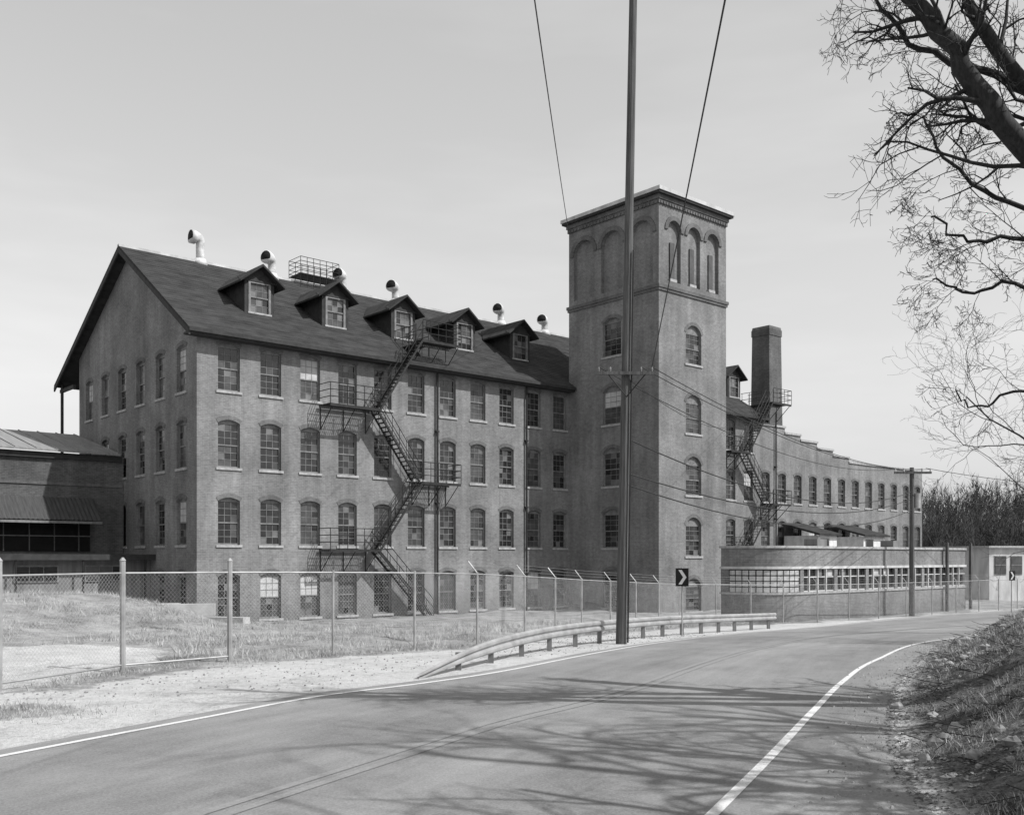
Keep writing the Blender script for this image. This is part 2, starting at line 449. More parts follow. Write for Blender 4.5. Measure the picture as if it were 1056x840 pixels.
# ---- fire escapes
def fire_escape(name, L0, L1, R0, R1):
    F = MB(); y0, y1 = -1.25, -.12
    plats = [(R0, R1, 11.75), (L0, L1, 7.75), (R0, R1, 4.1), (L0, L1, .45)]
    r = .022
    for pi, (a, b, z) in enumerate(plats):
        F.box(a, b, y0, y0+.05, z-.14, z, 'iron'); F.box(a, b, y1-.05, y1, z-.14, z, 'iron')
        n = int((b-a)/.11)
        for i in range(n+1):
            x = a + (b-a)*i/n; F.box(x-.018, x+.018, y0, y1, z-.03, z, 'iron')
        for h in (.35, .7, 1.05):
            F.rod((a, y0, z+h), (b, y0, z+h), r, 'iron')
            if b == L1: F.rod((a, y0, z+h), (a, y1, z+h), r, 'iron')
            else: F.rod((b, y0, z+h), (b, y1, z+h), r, 'iron')
        m = int((b-a)/.45)
        for i in range(m+1):
            x = a + (b-a)*i/m; F.rod((x, y0, z), (x, y0, z+1.05), r, 'iron')
        for x in (a+.15, (a+b)/2, b-.15):
            F.rod((x, y0+.05, z-.1), (x, -.02, z-1.2), .03, 'iron'); F.rod((x, -.03, z-1.2), (x, -.03, z), .03, 'iron')
    fl = [((R0, 11.75), (L1, 7.75), 0), ((L1, 7.75), (R0, 4.1), 1), ((R0, 4.1), (L1, .45), 0), ((L1, .45), (R0 + .9, G0 + .1), 1)]
    for (xa, za), (xb, zb), side in fl:
        ya, yb = (-1.22, -.62) if side == 0 else (-.98, -.34)
        for y in (ya, yb):
            F.hexa([(xa, y-.02, za-.16), (xb, y-.02, zb-.16), (xb, y+.02, zb-.16), (xa, y+.02, za-.16)],
                   [(xa, y-.02, za+.02), (xb, y-.02, zb+.02), (xb, y+.02, zb+.02), (xa, y+.02, za+.02)], 'iron')
            for h in (.5, .95): F.rod((xa, y, za+h), (xb, y, zb+h), r, 'iron')
            for i in range(7):
                f = i/6; x = xa+(xb-xa)*f; z = za+(zb-za)*f
                F.rod((x, y, z), (x, y, z+.95), .018, 'iron')
        ns = int(abs(zb-za)/.21)
        for i in range(1, ns):
            f = i/ns; x = xa+(xb-xa)*f; z = za+(zb-za)*f
            F.box(x-.13, x+.13, ya, yb, z-.02, z+.01, 'iron')
    zt = 11.75
    F.box(R0 + .3, R0 + 1.2, -.12, 1.7, zt - .06, zt, 'iron')
    for x in (R0 + .3, R0 + 1.2):
        for h in (.5, 1.0): F.rod((x, -.12, zt+h), (x, 1.9, zt+h), r, 'iron')
        for y in (-.12, .5, 1.1, 1.8): F.rod((x, y, zt-.6), (x, y, zt+1.0), r, 'iron')
    F.build(name, mill)
fire_escape('fire_escape', 6.4, 9.4, 12.1, 14.7)
fire_escape('fire_escape_rear', 39.4, 41.6, 44.6, 47.0)

# ================================================================== ANNEX (left)
annex = empty('brick_annex_building', (-14.7, 46.4, 0), RZ)
A = MB()
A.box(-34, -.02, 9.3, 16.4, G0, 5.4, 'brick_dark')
A.hexa([(-34, 8.9, 5.42), (-.3, 8.9, 5.42), (-.3, 16, 7.1), (-34, 16, 7.1)], [(-34, 8.9, 5.52), (-.3, 8.9, 5.52), (-.3, 16, 7.2), (-34, 16, 7.2)], 'metalroof')
A.box(-34, -.15, 9.12, 9.3, 5.1, 5.4, 'roof_trim')
for i in range(34):
    x = -33.5 + i
    A.hexa([(x, 8.9, 5.52), (x+.05, 8.9, 5.52), (x+.05, 16, 7.2), (x, 16, 7.2)], [(x, 8.9, 5.57), (x+.05, 8.9, 5.57), (x+.05, 16, 7.25), (x, 16, 7.25)], 'metalroof')
nx = 300; xa, xb = -34.0, -1.6
for i in range(nx):
    u0 = xa + (xb-xa)*i/nx; u1 = xa + (xb-xa)*(i+1)/nx
    o = .035 if i % 2 else -.0; o2 = .035 - o
    A.poly([(u0, 7.9, 1.9+o), (u1, 7.9, 1.9+o2), (u1, 9.28, 3.1+o2), (u0, 9.28, 3.1+o)], 'corrug')
A.box(-34, -1.6, 7.9, 7.94, 1.74, 1.86, 'greywall')
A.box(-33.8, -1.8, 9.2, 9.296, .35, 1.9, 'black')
for i in range(27):
    x = -33.6 + i*1.2; A.box(x, x+.05, 9.14, 9.2, .35, 1.9, 'brick_dark')
A.box(-33.8, -1.8, 9.12, 9.2, 1.1, 1.15, 'greywall')
A.box(-34, -.1, 9.24, 9.3, 3.75, 3.9, 'brick_trim')
A.box(-34, -.02, 5.6, 9.1, G0, -.1, 'greywall')
A.box(-34.3, -.01, 4.9, 9.1, -.1, .18, 'roof_trim')
for i in range(10):
    x = -32 + i*3.2
    A.box(x-.05, x+1.95, 5.52, 5.6, -1.15, -.35, 'frame')
    for j in range(3): A.box(x+.03+j*.63, x+.6+j*.63, 5.48, 5.52, -1.07, -.43, rng.choice(['glass_a','glass_b']))
for i in range(12):
    A.rod((-33.5 + i*3, 5.0, G0), (-33.5 + i*3, 5.0, -.1), .05, 'iron', 6)
A.build('walls_and_roof', annex)

# ================================================================== OFFICE
office = empty('office_building', (12.35, 47.5, 0), RZ)
O = MB(); rad = 2.4; OL = 20.6; OD = 2.9
def off_path(o):
    out = []
    out.append((-o, OD + o))
    for i in range(15):
        a = math.pi/2*i/14; out.append((rad - (rad+o)*math.cos(a), rad - (rad+o)*math.sin(a)))
    out += [(OL + o, -o), (OL + o, OD + o)]
    return out
def band(z0, z1, o, mat):
    p = off_path(o)
    O.hexa([(x, y, z0) for x, y in p], [(x, y, z1) for x, y in p], mat)
band(G0, -1.8, 0, 'brick'); band(-1.8, -1.7, .06, 'stone'); band(-1.7, -.55, -.12, 'glass_a')
band(-.55, -.42, .06, 'offwhite'); band(-.42, .48, 0, 'brick'); band(.48, .6, .07, 'stone')
x = rad + .1; i = 0
while x < OL - .3:
    wide = (i % 4 == 0)
    O.box(x, x + (.3 if wide else .07), -.02, .14, -1.7, -.55, 'brick' if wide else 'offwhite'); x += .78; i += 1
O.box(rad, OL, .03, .1, -.98, -.93, 'offwhite')
O.box(rad, OL, .03, .1, -1.69, -1.63, 'offwhite')
for i in range(16):
    x = rad + .45 + i*1.13
    O.box(x, x+.62, .085, .11, -.91, -.6, rng.choice(['glass_a','glass_c','blind','glass_a']))
for i in range(11):
    a = math.pi/2*(i+.5)/11
    for j in range(4):
        z = -1.68 + j*.28
        c = Vector((rad - rad*math.cos(a), rad - rad*math.sin(a)))
        tdir = Vector((math.sin(a), -math.cos(a))) * .142; nd_ = Vector((math.cos(a), math.sin(a))) * .06
        p = [c - tdir, c + tdir, c + tdir + nd_, c - tdir + nd_]
        O.hexa([(v.x, v.y, z) for v in p], [(v.x, v.y, z+.225) for v in p], 'block')
O.box(-.02, .1, rad + .02, OD, -1.7, -.55, 'brick')
O.box(OL - 3, OL - 2.85, -.3, -.15, G0, .9, 'wood'); O.box(OL + .1, OL+.25, -.3, -.15, G0, .9, 'wood')
for (x_, w_) in ((6.0, .9), (14.0, .7)):
    O.box(x_, x_+w_, 1.2, 2.0, .6, 1.0, 'greywall')
O.build('walls_and_windows', office)

for (t, s, w_) in ((47.6, -3.2, 2.6), (54.2, -3.2, 3.4)):
    e = empty('loading_shed', Vector((-14.7, 46.4, 0)) + Vector((.752*t - .659*s, .659*t + .752*s, 0)), RZ)
    S = MB()
    S.box(0, w_, 0, 3, G0, 1.7, 'white')
    S.hexa([(-.3,-.3,1.7),(w_+.3,-.3,1.7),(w_+.3,3.1,2.6),(-.3,3.1,2.6)], [(-.3,-.3,1.85),(w_+.3,-.3,1.85),(w_+.3,3.1,2.75),(-.3,3.1,2.75)], 'roof')
    S.box(.4, 1.4, -.05, 0, .7, 1.4, 'glass_a')
    S.box(.3, 1.5, -.03, -.001, .6, 1.5, 'frame')
    S.build('walls_and_roof', e)

wh = empty('warehouse', (35.5, 74, 0), math.radians(18))
S = MB()
S.box(0, 34, 0, 12, G0, .75, 'offwhite'); S.box(-.3, 34.3, -.3, 12.3, .75, .9, 'stone')
for i in range(22):
    x = .5 + i*1.5
    S.box(x-.06, x+1.06, -.04, 0, -1.26, .16, 'frame'); S.box(x, x+1.0, -.07, -.04, -1.2, .1, rng.choice(['glass_a','glass_a','glass_b']))
    S.box(x-.02, x+1.02, -.09, -.07, -.56, -.5, 'frame')
S.build('walls_and_windows', wh)

# ================================================================== TERRAIN
def interp(tab, y):
    if y <= tab[0][0]: return tab[0][1]
    for (a, b), (c, d) in zip(tab, tab[1:]):
        if y <= c: return b + (d - b) * (y - a) / (c - a)
    return tab[-1][1]
ss = lambda u: (lambda x: x*x*(3-2*x))(max(0., min(1., u)))
def zb_(Y): return -2.1 - 1.05 * ss((Y - 18) / 34)
foot = [(-30,-14),(-10,-4.2),(0,.4),(4,1.9),(8.1,3.5),(10,3.95),(12.3,4.75),(16,6.2),(20.7,8.5),(26.5,11.6),(33,18),(40,26),(50,42),(60,60),(80,90)]
fen = [(8,-34),(12,-20),(14.5,-11.5),(15.7,-8.1),(18.4,-7.2),(20.2,-5.73),(21.9,-3.94),(23.5,-2.3),(25.7,-.9),(29,.37),(33.7,2.36),(42.4,7.1),(47.5,13.1),(59,27),(75,45)]
road_left = [(-20,-20),(-3,-12),(5.5,-8),(10.5,-5.41),(12.9,-4.12),(15.07,-2.91),(16.7,-1.43),(18.75,.04),(22.7,2.04),(28,4.7),(37.2,9.86),(48.6,17.6),(56.7,26.1),(70,45)]
def terrain(X, Y):
    z = zb_(Y)
    d = (X - interp(foot, Y)) * .88
    bank = 0.
    if d > 0:
        bank = min(1, d / .35)
        n1 = noise.noise(Vector((X*.7, Y*.7, 0))); n2 = noise.noise(Vector((X*2.3, Y*2.3, 4))); n3 = noise.noise(Vector((X*6, Y*6, 9)))
        far = ss((80 - Y) / 40)
        z += (.92*ss((d+.15)/2.6) + .08*min(max(0, d-1.8), 14)) * far + bank*(.13*n1 + .12*n2 + .07*n3) * min(1, d)
    lot = ss((interp(fen, Y) - X) / 1.2)
    if Y < 8: lot = 0
    if lot > 0:
        z += lot * .12 * noise.noise(Vector((X*.5, Y*.5, 2))) + lot * .07 * noise.noise(Vector((X*1.7, Y*1.7, 7)))
        lx, ly = X + 14.7, Y - 46.4
        t = lx*.752 + ly*.659; s = -lx*.659 + ly*.752
        if t < 0 and Y < 90: z += 1.4*ss(-t/6)*ss((s+15)/11)
    return z, bank, lot
def axis(a, b, st, lo, hi):
    out = []; x = a
    while x < b: out.append(x); x += st
    s = st; x = a
    left = []
    while x > lo: s *= 1.18; x -= s; left.append(x)
    s = st; x = out[-1]
    while x < hi: s *= 1.18; x += s; out.append(x)
    return list(reversed(left)) + out
XS = axis(-14, 18, .2, -900, 900); YS = axis(2, 34, .2, -400, 1500)
vs = []; bk = []; gv = []
for Y in YS:
    for X in XS:
        z, b, l = terrain(X, Y); vs.append((X, Y, z)); bk.append(b)
        g = 0.
        if -20 < Y < 75:
            dl = X - interp(fen, Y)
            g = ss((dl - .2) / 1.6) if Y > 11 else 1.
            if X < -16: g *= .6
            dd = math.hypot((X + 10.5) / 3.0, (Y - 19.5) / 6.0); g = max(g, ss((1.25 - dd) / .5))
            dd = math.hypot((X + 6.9) / 1.0, (Y - 13.6) / .7); g = min(g, ss((dd - .6) / .9))
        gv.append(g)
nx = len(XS); fs = []
for j in range(len(YS) - 1):
    for i in range(nx - 1):
        a = j*nx + i; fs.append((a, a+1, a+nx+1, a+nx))
me = bpy.data.meshes.new('ground'); me.from_pydata(vs, [], fs)
for nm, dat in (('bank', bk), ('gravel', gv)):
    at = me.attributes.new(nm, 'FLOAT', 'POINT'); at.data.foreach_set('value', dat)
me.polygons.foreach_set('use_smooth', [True]*len(fs)); me.update()
m, nt, b = new_mat('ground')
vec = obj_vec(nt)
def attr(n):
    a = N(nt, 'ShaderNodeAttribute'); a.attribute_name = n; return a.outputs['Fac']
gr = math_node(nt, 'ADD', noise_val(nt, vec, .6, 4, .75, .14, .42), noise_val(nt, vec, 14, 4, .8, -.08, .08))
sand = math_node(nt, 'ADD', noise_val(nt, vec, .8, 4, .7, .44, .58), noise_val(nt, vec, 25, 4, .8, -.09, .09))
dirt = math_node(nt, 'ADD', noise_val(nt, vec, 2.2, 4, .75, .02, .16), noise_val(nt, vec, 18, 4, .8, -.03, .07))
gf = math_node(nt, 'ADD', attr('gravel'), noise_val(nt, vec, 1.6, 4, .75, -.35, .35))
gf = math_node(nt, 'MULTIPLY', math_node(nt, 'SUBTRACT', gf, .3), 3., True)
def mixv(a, b_, f):
    n = N(nt, 'ShaderNodeMix'); nt.links.new(f, n.inputs[0]); nt.links.new(a, n.inputs[2]); nt.links.new(b_, n.inputs[3]); return n.outputs[0]
v = mixv(gr, sand, gf)
bf = math_node(nt, 'ADD', attr('bank'), noise_val(nt, vec, 5, 4, .7, -.3, .3)); bf = math_node(nt, 'MULTIPLY', bf, 1.2, True)
v = mixv(v, dirt, bf)
v = math_node(nt, 'MAXIMUM', v, .02)
grey(nt, v, b); b.inputs['Roughness'].default_value = 1; b.inputs['Specular IOR Level'].default_value = .1
add_bump(nt, b, noise_val(nt, vec, 12, 4, .8), .7, .05)
me.materials.append(m)
go = bpy.data.objects.new('ground', me); scene.collection.objects.link(go)

# ---- road sheets
Lp = [(-20,-20),(-12,-3),(-8,5.5),(-5.41,10.5),(-4.12,12.9),(-2.91,15.07),(-1.43,16.7),(.04,18.75),(2.04,22.7),(4.7,28),(9.86,37.2),(17.6,48.6),(26.1,56.7),(45,70),(80,90)]
Rp = [(-13,-24),(-5,-6.3),(-1.2,2),(.7,6.1),(1.64,8.13),(2.62,10.26),(3.4,12.0),(4.17,13.72),(5.66,16.97),(7.6,20.7),(12,28),(20.5,37.5),(30,45.5),(50,58),(85,78)]
def cr(pts, t):
    n = len(pts) - 1; i = min(int(t), n - 1); f = t - i
    p = [Vector(pts[max(0, min(n, i + k))]) for k in (-1, 0, 1, 2)]
    return .5*((2*p[1]) + (-p[0]+p[2])*f + (2*p[0]-5*p[1]+4*p[2]-p[3])*f*f + (-p[0]+3*p[1]-3*p[2]+p[3])*f**3)
def strip(name, fa, fb, nac, dz, mat, t0=0, t1=None, nl=420):
    t1 = t1 or len(Lp) - 1
    vs = []; uv = []; acc = 0; prev = None
    for i in range(nl + 1):
        t = t0 + (t1 - t0)*i/nl
        l = cr(Lp, t); r = cr(Rp, t); u = (r - l).normalized(); w = (r - l).length
        a = l + u*(fa[0]*w + fa[1]); b_ = l + u*(fb[0]*w + fb[1]); c = (l + r)/2
        if prev: acc += (c - prev).length
        prev = c
        for j in range(nac + 1):
            p = a + (b_ - a)*j/nac; vs.append((p.x, p.y, zb_(p.y) + dz)); uv.append((j/nac, acc))
    fs = []
    for i in range(nl):
        for j in range(nac):
            a = i*(nac+1) + j; fs.append((a, a+1, a+nac+2, a+nac+1))
    me = bpy.data.meshes.new(name); me.from_pydata(vs, [], fs)
    ul = me.uv_layers.new(name='UVMap')
    for li, lp in enumerate(me.loops): ul.data[li].uv = uv[lp.vertex_index]
    me.materials.append(mat); me.update()
    o = bpy.data.objects.new(name, me); scene.collection.objects.link(o); return o
m, nt, b = new_mat('asphalt')
tc = N(nt, 'ShaderNodeTexCoord'); vec = tc.outputs['Object']
sx = N(nt, 'ShaderNodeSeparateXYZ'); nt.links.new(tc.outputs['UV'], sx.inputs[0])
v = math_node(nt, 'ADD', noise_val(nt, vec, .5, 4, .65, .17, .24), noise_val(nt, vec, 40, 4, .8, -.06, .06))
ph = math_node(nt, 'MULTIPLY', sx.outputs[0], 4*math.pi*1.0)
wv = math_node(nt, 'MULTIPLY', math_node(nt, 'COSINE', ph), .016)
v = math_node(nt, 'ADD', v, wv)
lv = N(nt, 'ShaderNodeCombineXYZ'); nt.links.new(math_node(nt, 'MULTIPLY', sx.outputs[0], 9), lv.inputs[0]); nt.links.new(math_node(nt, 'MULTIPLY', sx.outputs[1], .12), lv.inputs[1])
v = math_node(nt, 'ADD', v, noise_val(nt, lv.outputs[0], 1.5, 4, .7, -.035, .035))
grey(nt, v, b); b.inputs['Roughness'].default_value = .85; b.inputs['Specular IOR Level'].default_value = .25
add_bump(nt, b, noise_val(nt, vec, 60, 3, .8), .35, .01)
strip('road', (0, -.35), (1, 1.75), 18, .006, m)
def worn(name, val, wear, lo=.2):
    m, nt, b = new_mat(name); vec = obj_vec(nt)
    f = noise_val(nt, vec, 22, 4, .85, 0, 1, wear, wear + .14)
    v = N(nt, 'ShaderNodeMapRange'); nt.links.new(f, v.inputs['Value']); v.inputs['To Min'].default_value = lo; v.inputs['To Max'].default_value = val
    grey(nt, v.outputs[0], b); b.inputs['Roughness'].default_value = .8
    return m
edge = worn('road_paint', .6, .33, .25); cen = worn('faded_paint', .25, .46, .2)
strip('road_edge_line', (1, -.055), (1, .055), 1, .012, edge)
strip('road_edge_line', (0, -.05), (0, .05), 1, .012, edge)
strip('road_centre_line', (.5, -.16), (.5, -.05), 1, .012, cen)
strip('road_centre_line', (.5, .05), (.5, .16), 1, .012, cen)

# ================================================================== GRASS / LITTER
def blades(name, n, region, hmin, hmax, mat, wdt=.012):
    g = MB(); k = 0
    while k < n:
        X, Y = region()
        if X is None: continue
        z = terrain(X, Y)[0]; h = rng.uniform(hmin, hmax) * (.5 + 2.2*abs(noise.noise(Vector((X*.6, Y*.6, 3))))); a = rng.uniform(0, 6.28); w = wdt * rng.uniform(.6, 1.5)
        dx, dy = math.cos(a)*w, math.sin(a)*w; lx, ly = rng.gauss(0, .6)*h, rng.gauss(0, .6)*h
        g.poly([(X-dx, Y-dy, z-.02), (X+dx, Y+dy, z-.02), (X+lx, Y+ly, z+h)], mat); k += 1
    return g.build(name)
def reg_lot():
    Y = rng.uniform(15.5, 48); X = rng.uniform(-30, 10)
    if X > interp(fen, Y) + .25 + rng.gauss(0, .25): return None, None
    if math.hypot((X+10.5)/3.0, (Y-19.5)/6.0) < 1.1: return None, None
    if noise.noise(Vector((X*.35, Y*.35, 5))) + .6*noise.noise(Vector((X*1.3, Y*1.3, 6))) + rng.gauss(0, .15) < .02: return None, None
    lx, ly = X + 14.7, Y - 46.4
    s = lx*(-.659) + ly*.752; t = lx*.752 + ly*.659
    if s > (-.3 if t > -.3 else 4.6): return None, None
    return X, Y
blades('dry_grass', 52000, reg_lot, .04, .19, 'grass', .010)
def reg_tuft():
    if rng.random() < .3:
        return rng.gauss(-7.2, .8), rng.gauss(13.5, .35)
    t = rng.random(); Y = 16 + 32*t; X = interp(fen, Y) + abs(rng.gauss(0, .35)) - .1
    return X, Y
blades('roadside_grass', 10000, reg_tuft, .02, .12, 'grass', .007)
g = MB(); k = 0
while k < 34000:
    Y = rng.uniform(5, 32); d = abs(rng.gauss(0, 2.2)); X = interp(foot, Y) + d - .15
    if X/Y > .62: continue
    if noise.noise(Vector((X*1.1, Y*1.1, 12))) + rng.gauss(0, .3) < -.1: continue
    z = terrain(X, Y)[0] + rng.uniform(.0, .015); s_ = rng.uniform(.008, .026); a = rng.uniform(0, 6.28)
    p = []
    for q in (0, 1.7, 3.1, 4.7):
        p.append((X + math.cos(a+q)*s_, Y + math.sin(a+q)*s_*.8, z + rng.uniform(-.2, .5)*s_))
    g.poly(p, 'litter'); k += 1
for i in range(420):
    Y = rng.uniform(6, 28); X = interp(foot, Y) + abs(rng.gauss(0, 1.5)) + .3; z = terrain(X, Y)[0]
    a = rng.uniform(0, 6.28); L = rng.uniform(.1, .5)
    g.rod((X, Y, z+.02), (X+math.cos(a)*L, Y+math.sin(a)*L, z + rng.uniform(0, .15)), .005, 'twig', 3)
for i in range(2600):
    Y = rng.uniform(6, 34)
    if rng.random() < .65: X = interp(fen, Y) + rng.uniform(.3, 5); 
    else: X = interp(foot, Y) - abs(rng.gauss(0, .5))
    if Y > 11 and interp(road_left, Y) - .4 < X < interp(foot, Y) - 1.2: continue
    if X > interp(foot, Y) or Y < 11 and X < interp(foot, Y) - 1.5: continue
    z = zb_(Y) + .006; s_ = rng.uniform(.006, .022)
    g.hexa([(X-s_, Y-s_, z), (X+s_, Y-s_*.6, z), (X+s_*.7, Y+s_, z), (X-s_, Y+s_*.7, z)], [(X-s_*.5, Y-s_*.5, z+s_), (X+s_*.5, Y-s_*.4, z+s_*.8), (X+s_*.4, Y+s_*.5, z+s_), (X-s_*.5, Y+s_*.4, z+s_*.9)], 'rock')
g.build('leaf_litter')
def reg_bank():
    Y = rng.uniform(6, 30); X = interp(foot, Y) + abs(rng.gauss(0, 2)) + .2
    if X/Y > .62: return None, None
    if noise.noise(Vector((X*.9, Y*.9, 8))) < -.05: return None, None
    return X, Y
blades('bank_grass', 18000, reg_bank, .03, .12, 'grass', .005)
r_ = MB()
for i in range(60):
    Y = rng.uniform(9, 26); d = abs(rng.gauss(0, .7)); X = interp(foot, Y) + d
    if i < 14: Y = rng.uniform(17, 24); X = interp(foot, Y) + rng.uniform(.5, 1.5)
    z = terrain(X, Y)[0]; s_ = rng.uniform(.03, .11) * (1.6 if i < 14 else 1)
    pts = []
    for j in range(4):
        th = math.pi*(j+.5)/4
        row_ = []
        for a in range(7):
            rr = s_*rng.uniform(.75, 1.15)
            row_.append((X + rr*math.sin(th)*math.cos(a*.9), Y + rr*math.sin(th)*math.sin(a*.9), z + rr*.7*math.cos(th) + s_*.2))
        pts.append(row_)
    for j in range(3):
        for a in range(7):
            r_.poly([pts[j][a], pts[j+1][a], pts[j+1][(a+1)%7], pts[j][(a+1)%7]], 'rock')
    r_.poly(pts[0], 'rock')
r_.build('rocks')

# ================================================================== FENCE
fence = empty('chain_link_fence')
FP = [(-30,9.2),(-20,12),(-11.8,14.5),(-8.1,15.7),(-7.2,18.4),(-5.73,20.2),(-3.94,21.9),(-2.3,23.5),(-.9,25.7),(.37,29),(2.36,33.7),(7.1,42.2),(12.6,46.2),(27.5,58.6),(45,73)]
post = MB(); mesh_ = MB(); FH = 1.85
for i in range(len(FP) - 1):
    a = Vector(FP[i]); b_ = Vector(FP[i+1]); L = (b_-a).length; u = (b_-a)/L
    n = max(1, round(L/2.6))
    for j in range(n):
        p = a + u*(L*j/n); z = zb_(p.y); big = (j == 0 and i in (3, 4, 5))
        post.rod((p.x, p.y, z-.1), (p.x, p.y, z+FH+(.2 if big else .02)), .055 if big else .03, 'steel', 8)
        if big: post.sweep([(p.x, p.y, z+FH+.2), (p.x, p.y, z+FH+.26)], [.065, .02], 8, 'steel')
        if i >= 8 or i < 3:
            nrm = Vector((u.y, -u.x)) * -.25
            post.rod((p.x, p.y, z+FH), (p.x+nrm.x, p.y+nrm.y, z+FH+.3), .018, 'steel', 4)
        q = a + u*(L*(j+1)/n); zq = zb_(q.y)
        post.rod((p.x, p.y, z+FH-.03), (q.x, q.y, zq+FH-.03), .018, 'steel', 6)
        if i in (3, 4): 
            post.rod((p.x, p.y, z+.12), (q.x, q.y, zq+.12), .02, 'steel', 6)
        if i >= 8:
            nrm = Vector((-u.y, u.x))
            for kx in (.33, .66, 1.0):
                post.rod((p.x+nrm.x*.25*kx, p.y+nrm.y*.25*kx, z+FH+.3*kx), (q.x+nrm.x*.25*kx, q.y+nrm.y*.25*kx, zq+FH+.3*kx), .004, 'steel', 3)
        l = (q-p).length; sp = .085; H = FH - .08; wr = .0019
        c = -H
        while c < l:
            for sgn in (1, -1):
                s0, s1 = max(c, 0), min(c+H, l)
                if s1 - s0 < .02: continue
                h0, h1 = s0 - c, s1 - c
                if sgn < 0: s0, s1 = l - s0, l - s1
                P0 = Vector((p.x+u.x*s0, p.y+u.y*s0, z+(zq-z)*s0/l+.04+h0)); P1 = Vector((p.x+u.x*s1, p.y+u.y*s1, z+(zq-z)*s1/l+.04+h1))
                mesh_.sweep([P0, P1], wr, 3, 'steel', False)
            c += sp
post.build('posts_and_rails', fence); mesh_.build('mesh', fence)

# guard rail
gr_ = MB(); GP = [(-1.7,17.3,.02),(-.7,19.3,.3),(.55,22.4,.42),(1.95,25.5,.46),(3.5,28.7,.48),(5.1,31.6,.5),(6.9,34.6,.5),(8.7,37.5,.5),(10.7,40.6,.5)]
NG = len(GP) - 1
prof = [(0,.14),(.05,.1),(.05,.05),(0,.0),(.05,-.05),(.05,-.1),(0,-.14)]
pts = []; NS = NG*8
for i in range(NS+1):
    t = i*NG/NS; k = min(int(t), NG-1); f = t-k
    p = [Vector(GP[max(0, min(NG, k+j))]) for j in (-1,0,1,2)]
    pts.append(.5*((2*p[1]) + (-p[0]+p[2])*f + (2*p[0]-5*p[1]+4*p[2]-p[3])*f*f + (-p[0]+3*p[1]-3*p[2]+p[3])*f**3))
sec = []
for i, p in enumerate(pts):
    d = (pts[min(i+1, NS)] - pts[max(i-1, 0)]); d = Vector((d.x, d.y)).normalized(); n = Vector((d.y, -d.x))
    sec.append([(p.x+n.x*(o+.05), p.y+n.y*(o+.05), zb_(p.y)+max(p.z, .03)+h*min(1, .3+p.z*2)) for o, h in prof])
for i in range(NS):
    for j in range(6):
        gr_.poly([sec[i][j], sec[i+1][j], sec[i+1][j+1], sec[i][j+1]], 'steel')
    if i % 4 == 2 and i > 4:
        p = pts[i]; gr_.box(p.x-.07, p.x+.04, p.y-.06, p.y+.06, zb_(p.y)-.1, zb_(p.y)+p.z+.1, 'greywall')
gr_.build('guard_rail')

# ================================================================== POLES + WIRES
def wire(mb, a, b_, sag, r=.013, n=18):
    a = Vector(a); b_ = Vector(b_); pts = []
    for i in range(n+1):
        f = i/n; p = a.lerp(b_, f); p.z -= 4*sag*f*(1-f); pts.append(p)
    mb.sweep(pts, r, 4, 'wire')
pole = MB(); PY = 26.0
pb = Vector((2.85, PY, -2.35)); ptp = Vector((3.2, PY, 16.4))
pole.sweep([pb, pb.lerp(ptp, .5), ptp], [.145, .12, .1], 10, 'wood')
pole.box(2.2, 3.68, PY-.22, PY-.14, 4.75, 4.83, 'wood')
for x in (2.25, 2.55, 3.35, 3.63): pole.sweep([(x, PY-.18, 4.83), (x, PY-.18, 4.9), (x, PY-.18, 4.95)], [.022, .035, .02], 6, 'greywall')
pole.rod((2.5, PY-.2, 4.75), (2.97, PY-.14, 4.2), .015, 'iron'); pole.rod((3.45, PY-.2, 4.75), (2.99, PY-.14, 4.2), .015, 'iron')
pole.box(2.3, 4.1, PY-.2, PY-.12, 15.6, 15.72, 'wood')
pole.rod((3.01, PY-.14, -2.2), (3.16, PY-.12, 8), .025, 'iron', 5)
pole.build('utility_pole')
p2 = MB()
p2.sweep([(21.7, 54, -3.3), (21.7, 54, 4.9)], [.16, .12], 8, 'wood')
p2.box(20.7, 22.7, 53.8, 53.9, 4.55, 4.67, 'wood')
for x in (20.75, 21.2, 22.2, 22.65): p2.sweep([(x, 53.85, 4.67), (x, 53.85, 4.85)], [.05, .03], 6, 'offwhite')
p2.sweep([(22.0, 54, 2.7), (22.0, 54, 3.5)], [.17, .17], 10, 'steel')
p2.build('utility_pole')
p3 = MB()
p3.sweep([(-1.15, -12, -2.2), (-1.15, -12, 8.6)], [.17, .12], 8, 'wood'); p3.box(-2.6, .3, -12.2, -12.1, 7.85, 7.97, 'wood')
p3.build('utility_pole')
wr = MB()
tw = Vector((-14.7, 46.4, 20.3)) + Vector((.752*24.2 + .659*.1, .659*24.2 - .752*.1, 0))
wire(wr, (-2.3, -12, 8), tw, .5, .018, 30)
wire(wr, (.25, -12, 8), (3.63, PY-.18, 4.95), .25, .011, 24)
for (a, b_, s) in (((2.25,PY-.18,4.95),(20.75,53.85,4.8),.9), ((3.35,PY-.18,4.95),(22.2,53.85,4.8),.75), ((3.63,PY-.18,4.95),(22.65,53.85,4.8),.8),
                   ((3.0,PY-.1,2.2),(21.7,54,3.2),.9), ((3.0,PY-.1,1.9),(21.7,54,2.6),1.0), ((3.0,PY-.1,3.1),(21.7,54,3.6),1.1)):
    wire(wr, a, b_, s, .013 if a[2] > 4 else .018)
for z in (4.85, 4.85, 3.4): wire(wr, (22.4 if z > 4 else 21.7, 53.85, z), (48, 66, z + .5), .8, .015)
tq = Vector((-14.7, 46.4, 8)) + Vector((.752*30.6 + .659*7.4, .659*30.6 - .752*7.4, 0))
wire(wr, (3.1, PY-.1, 4.6), tq, .4, .012)
wr.build('overhead_wires')

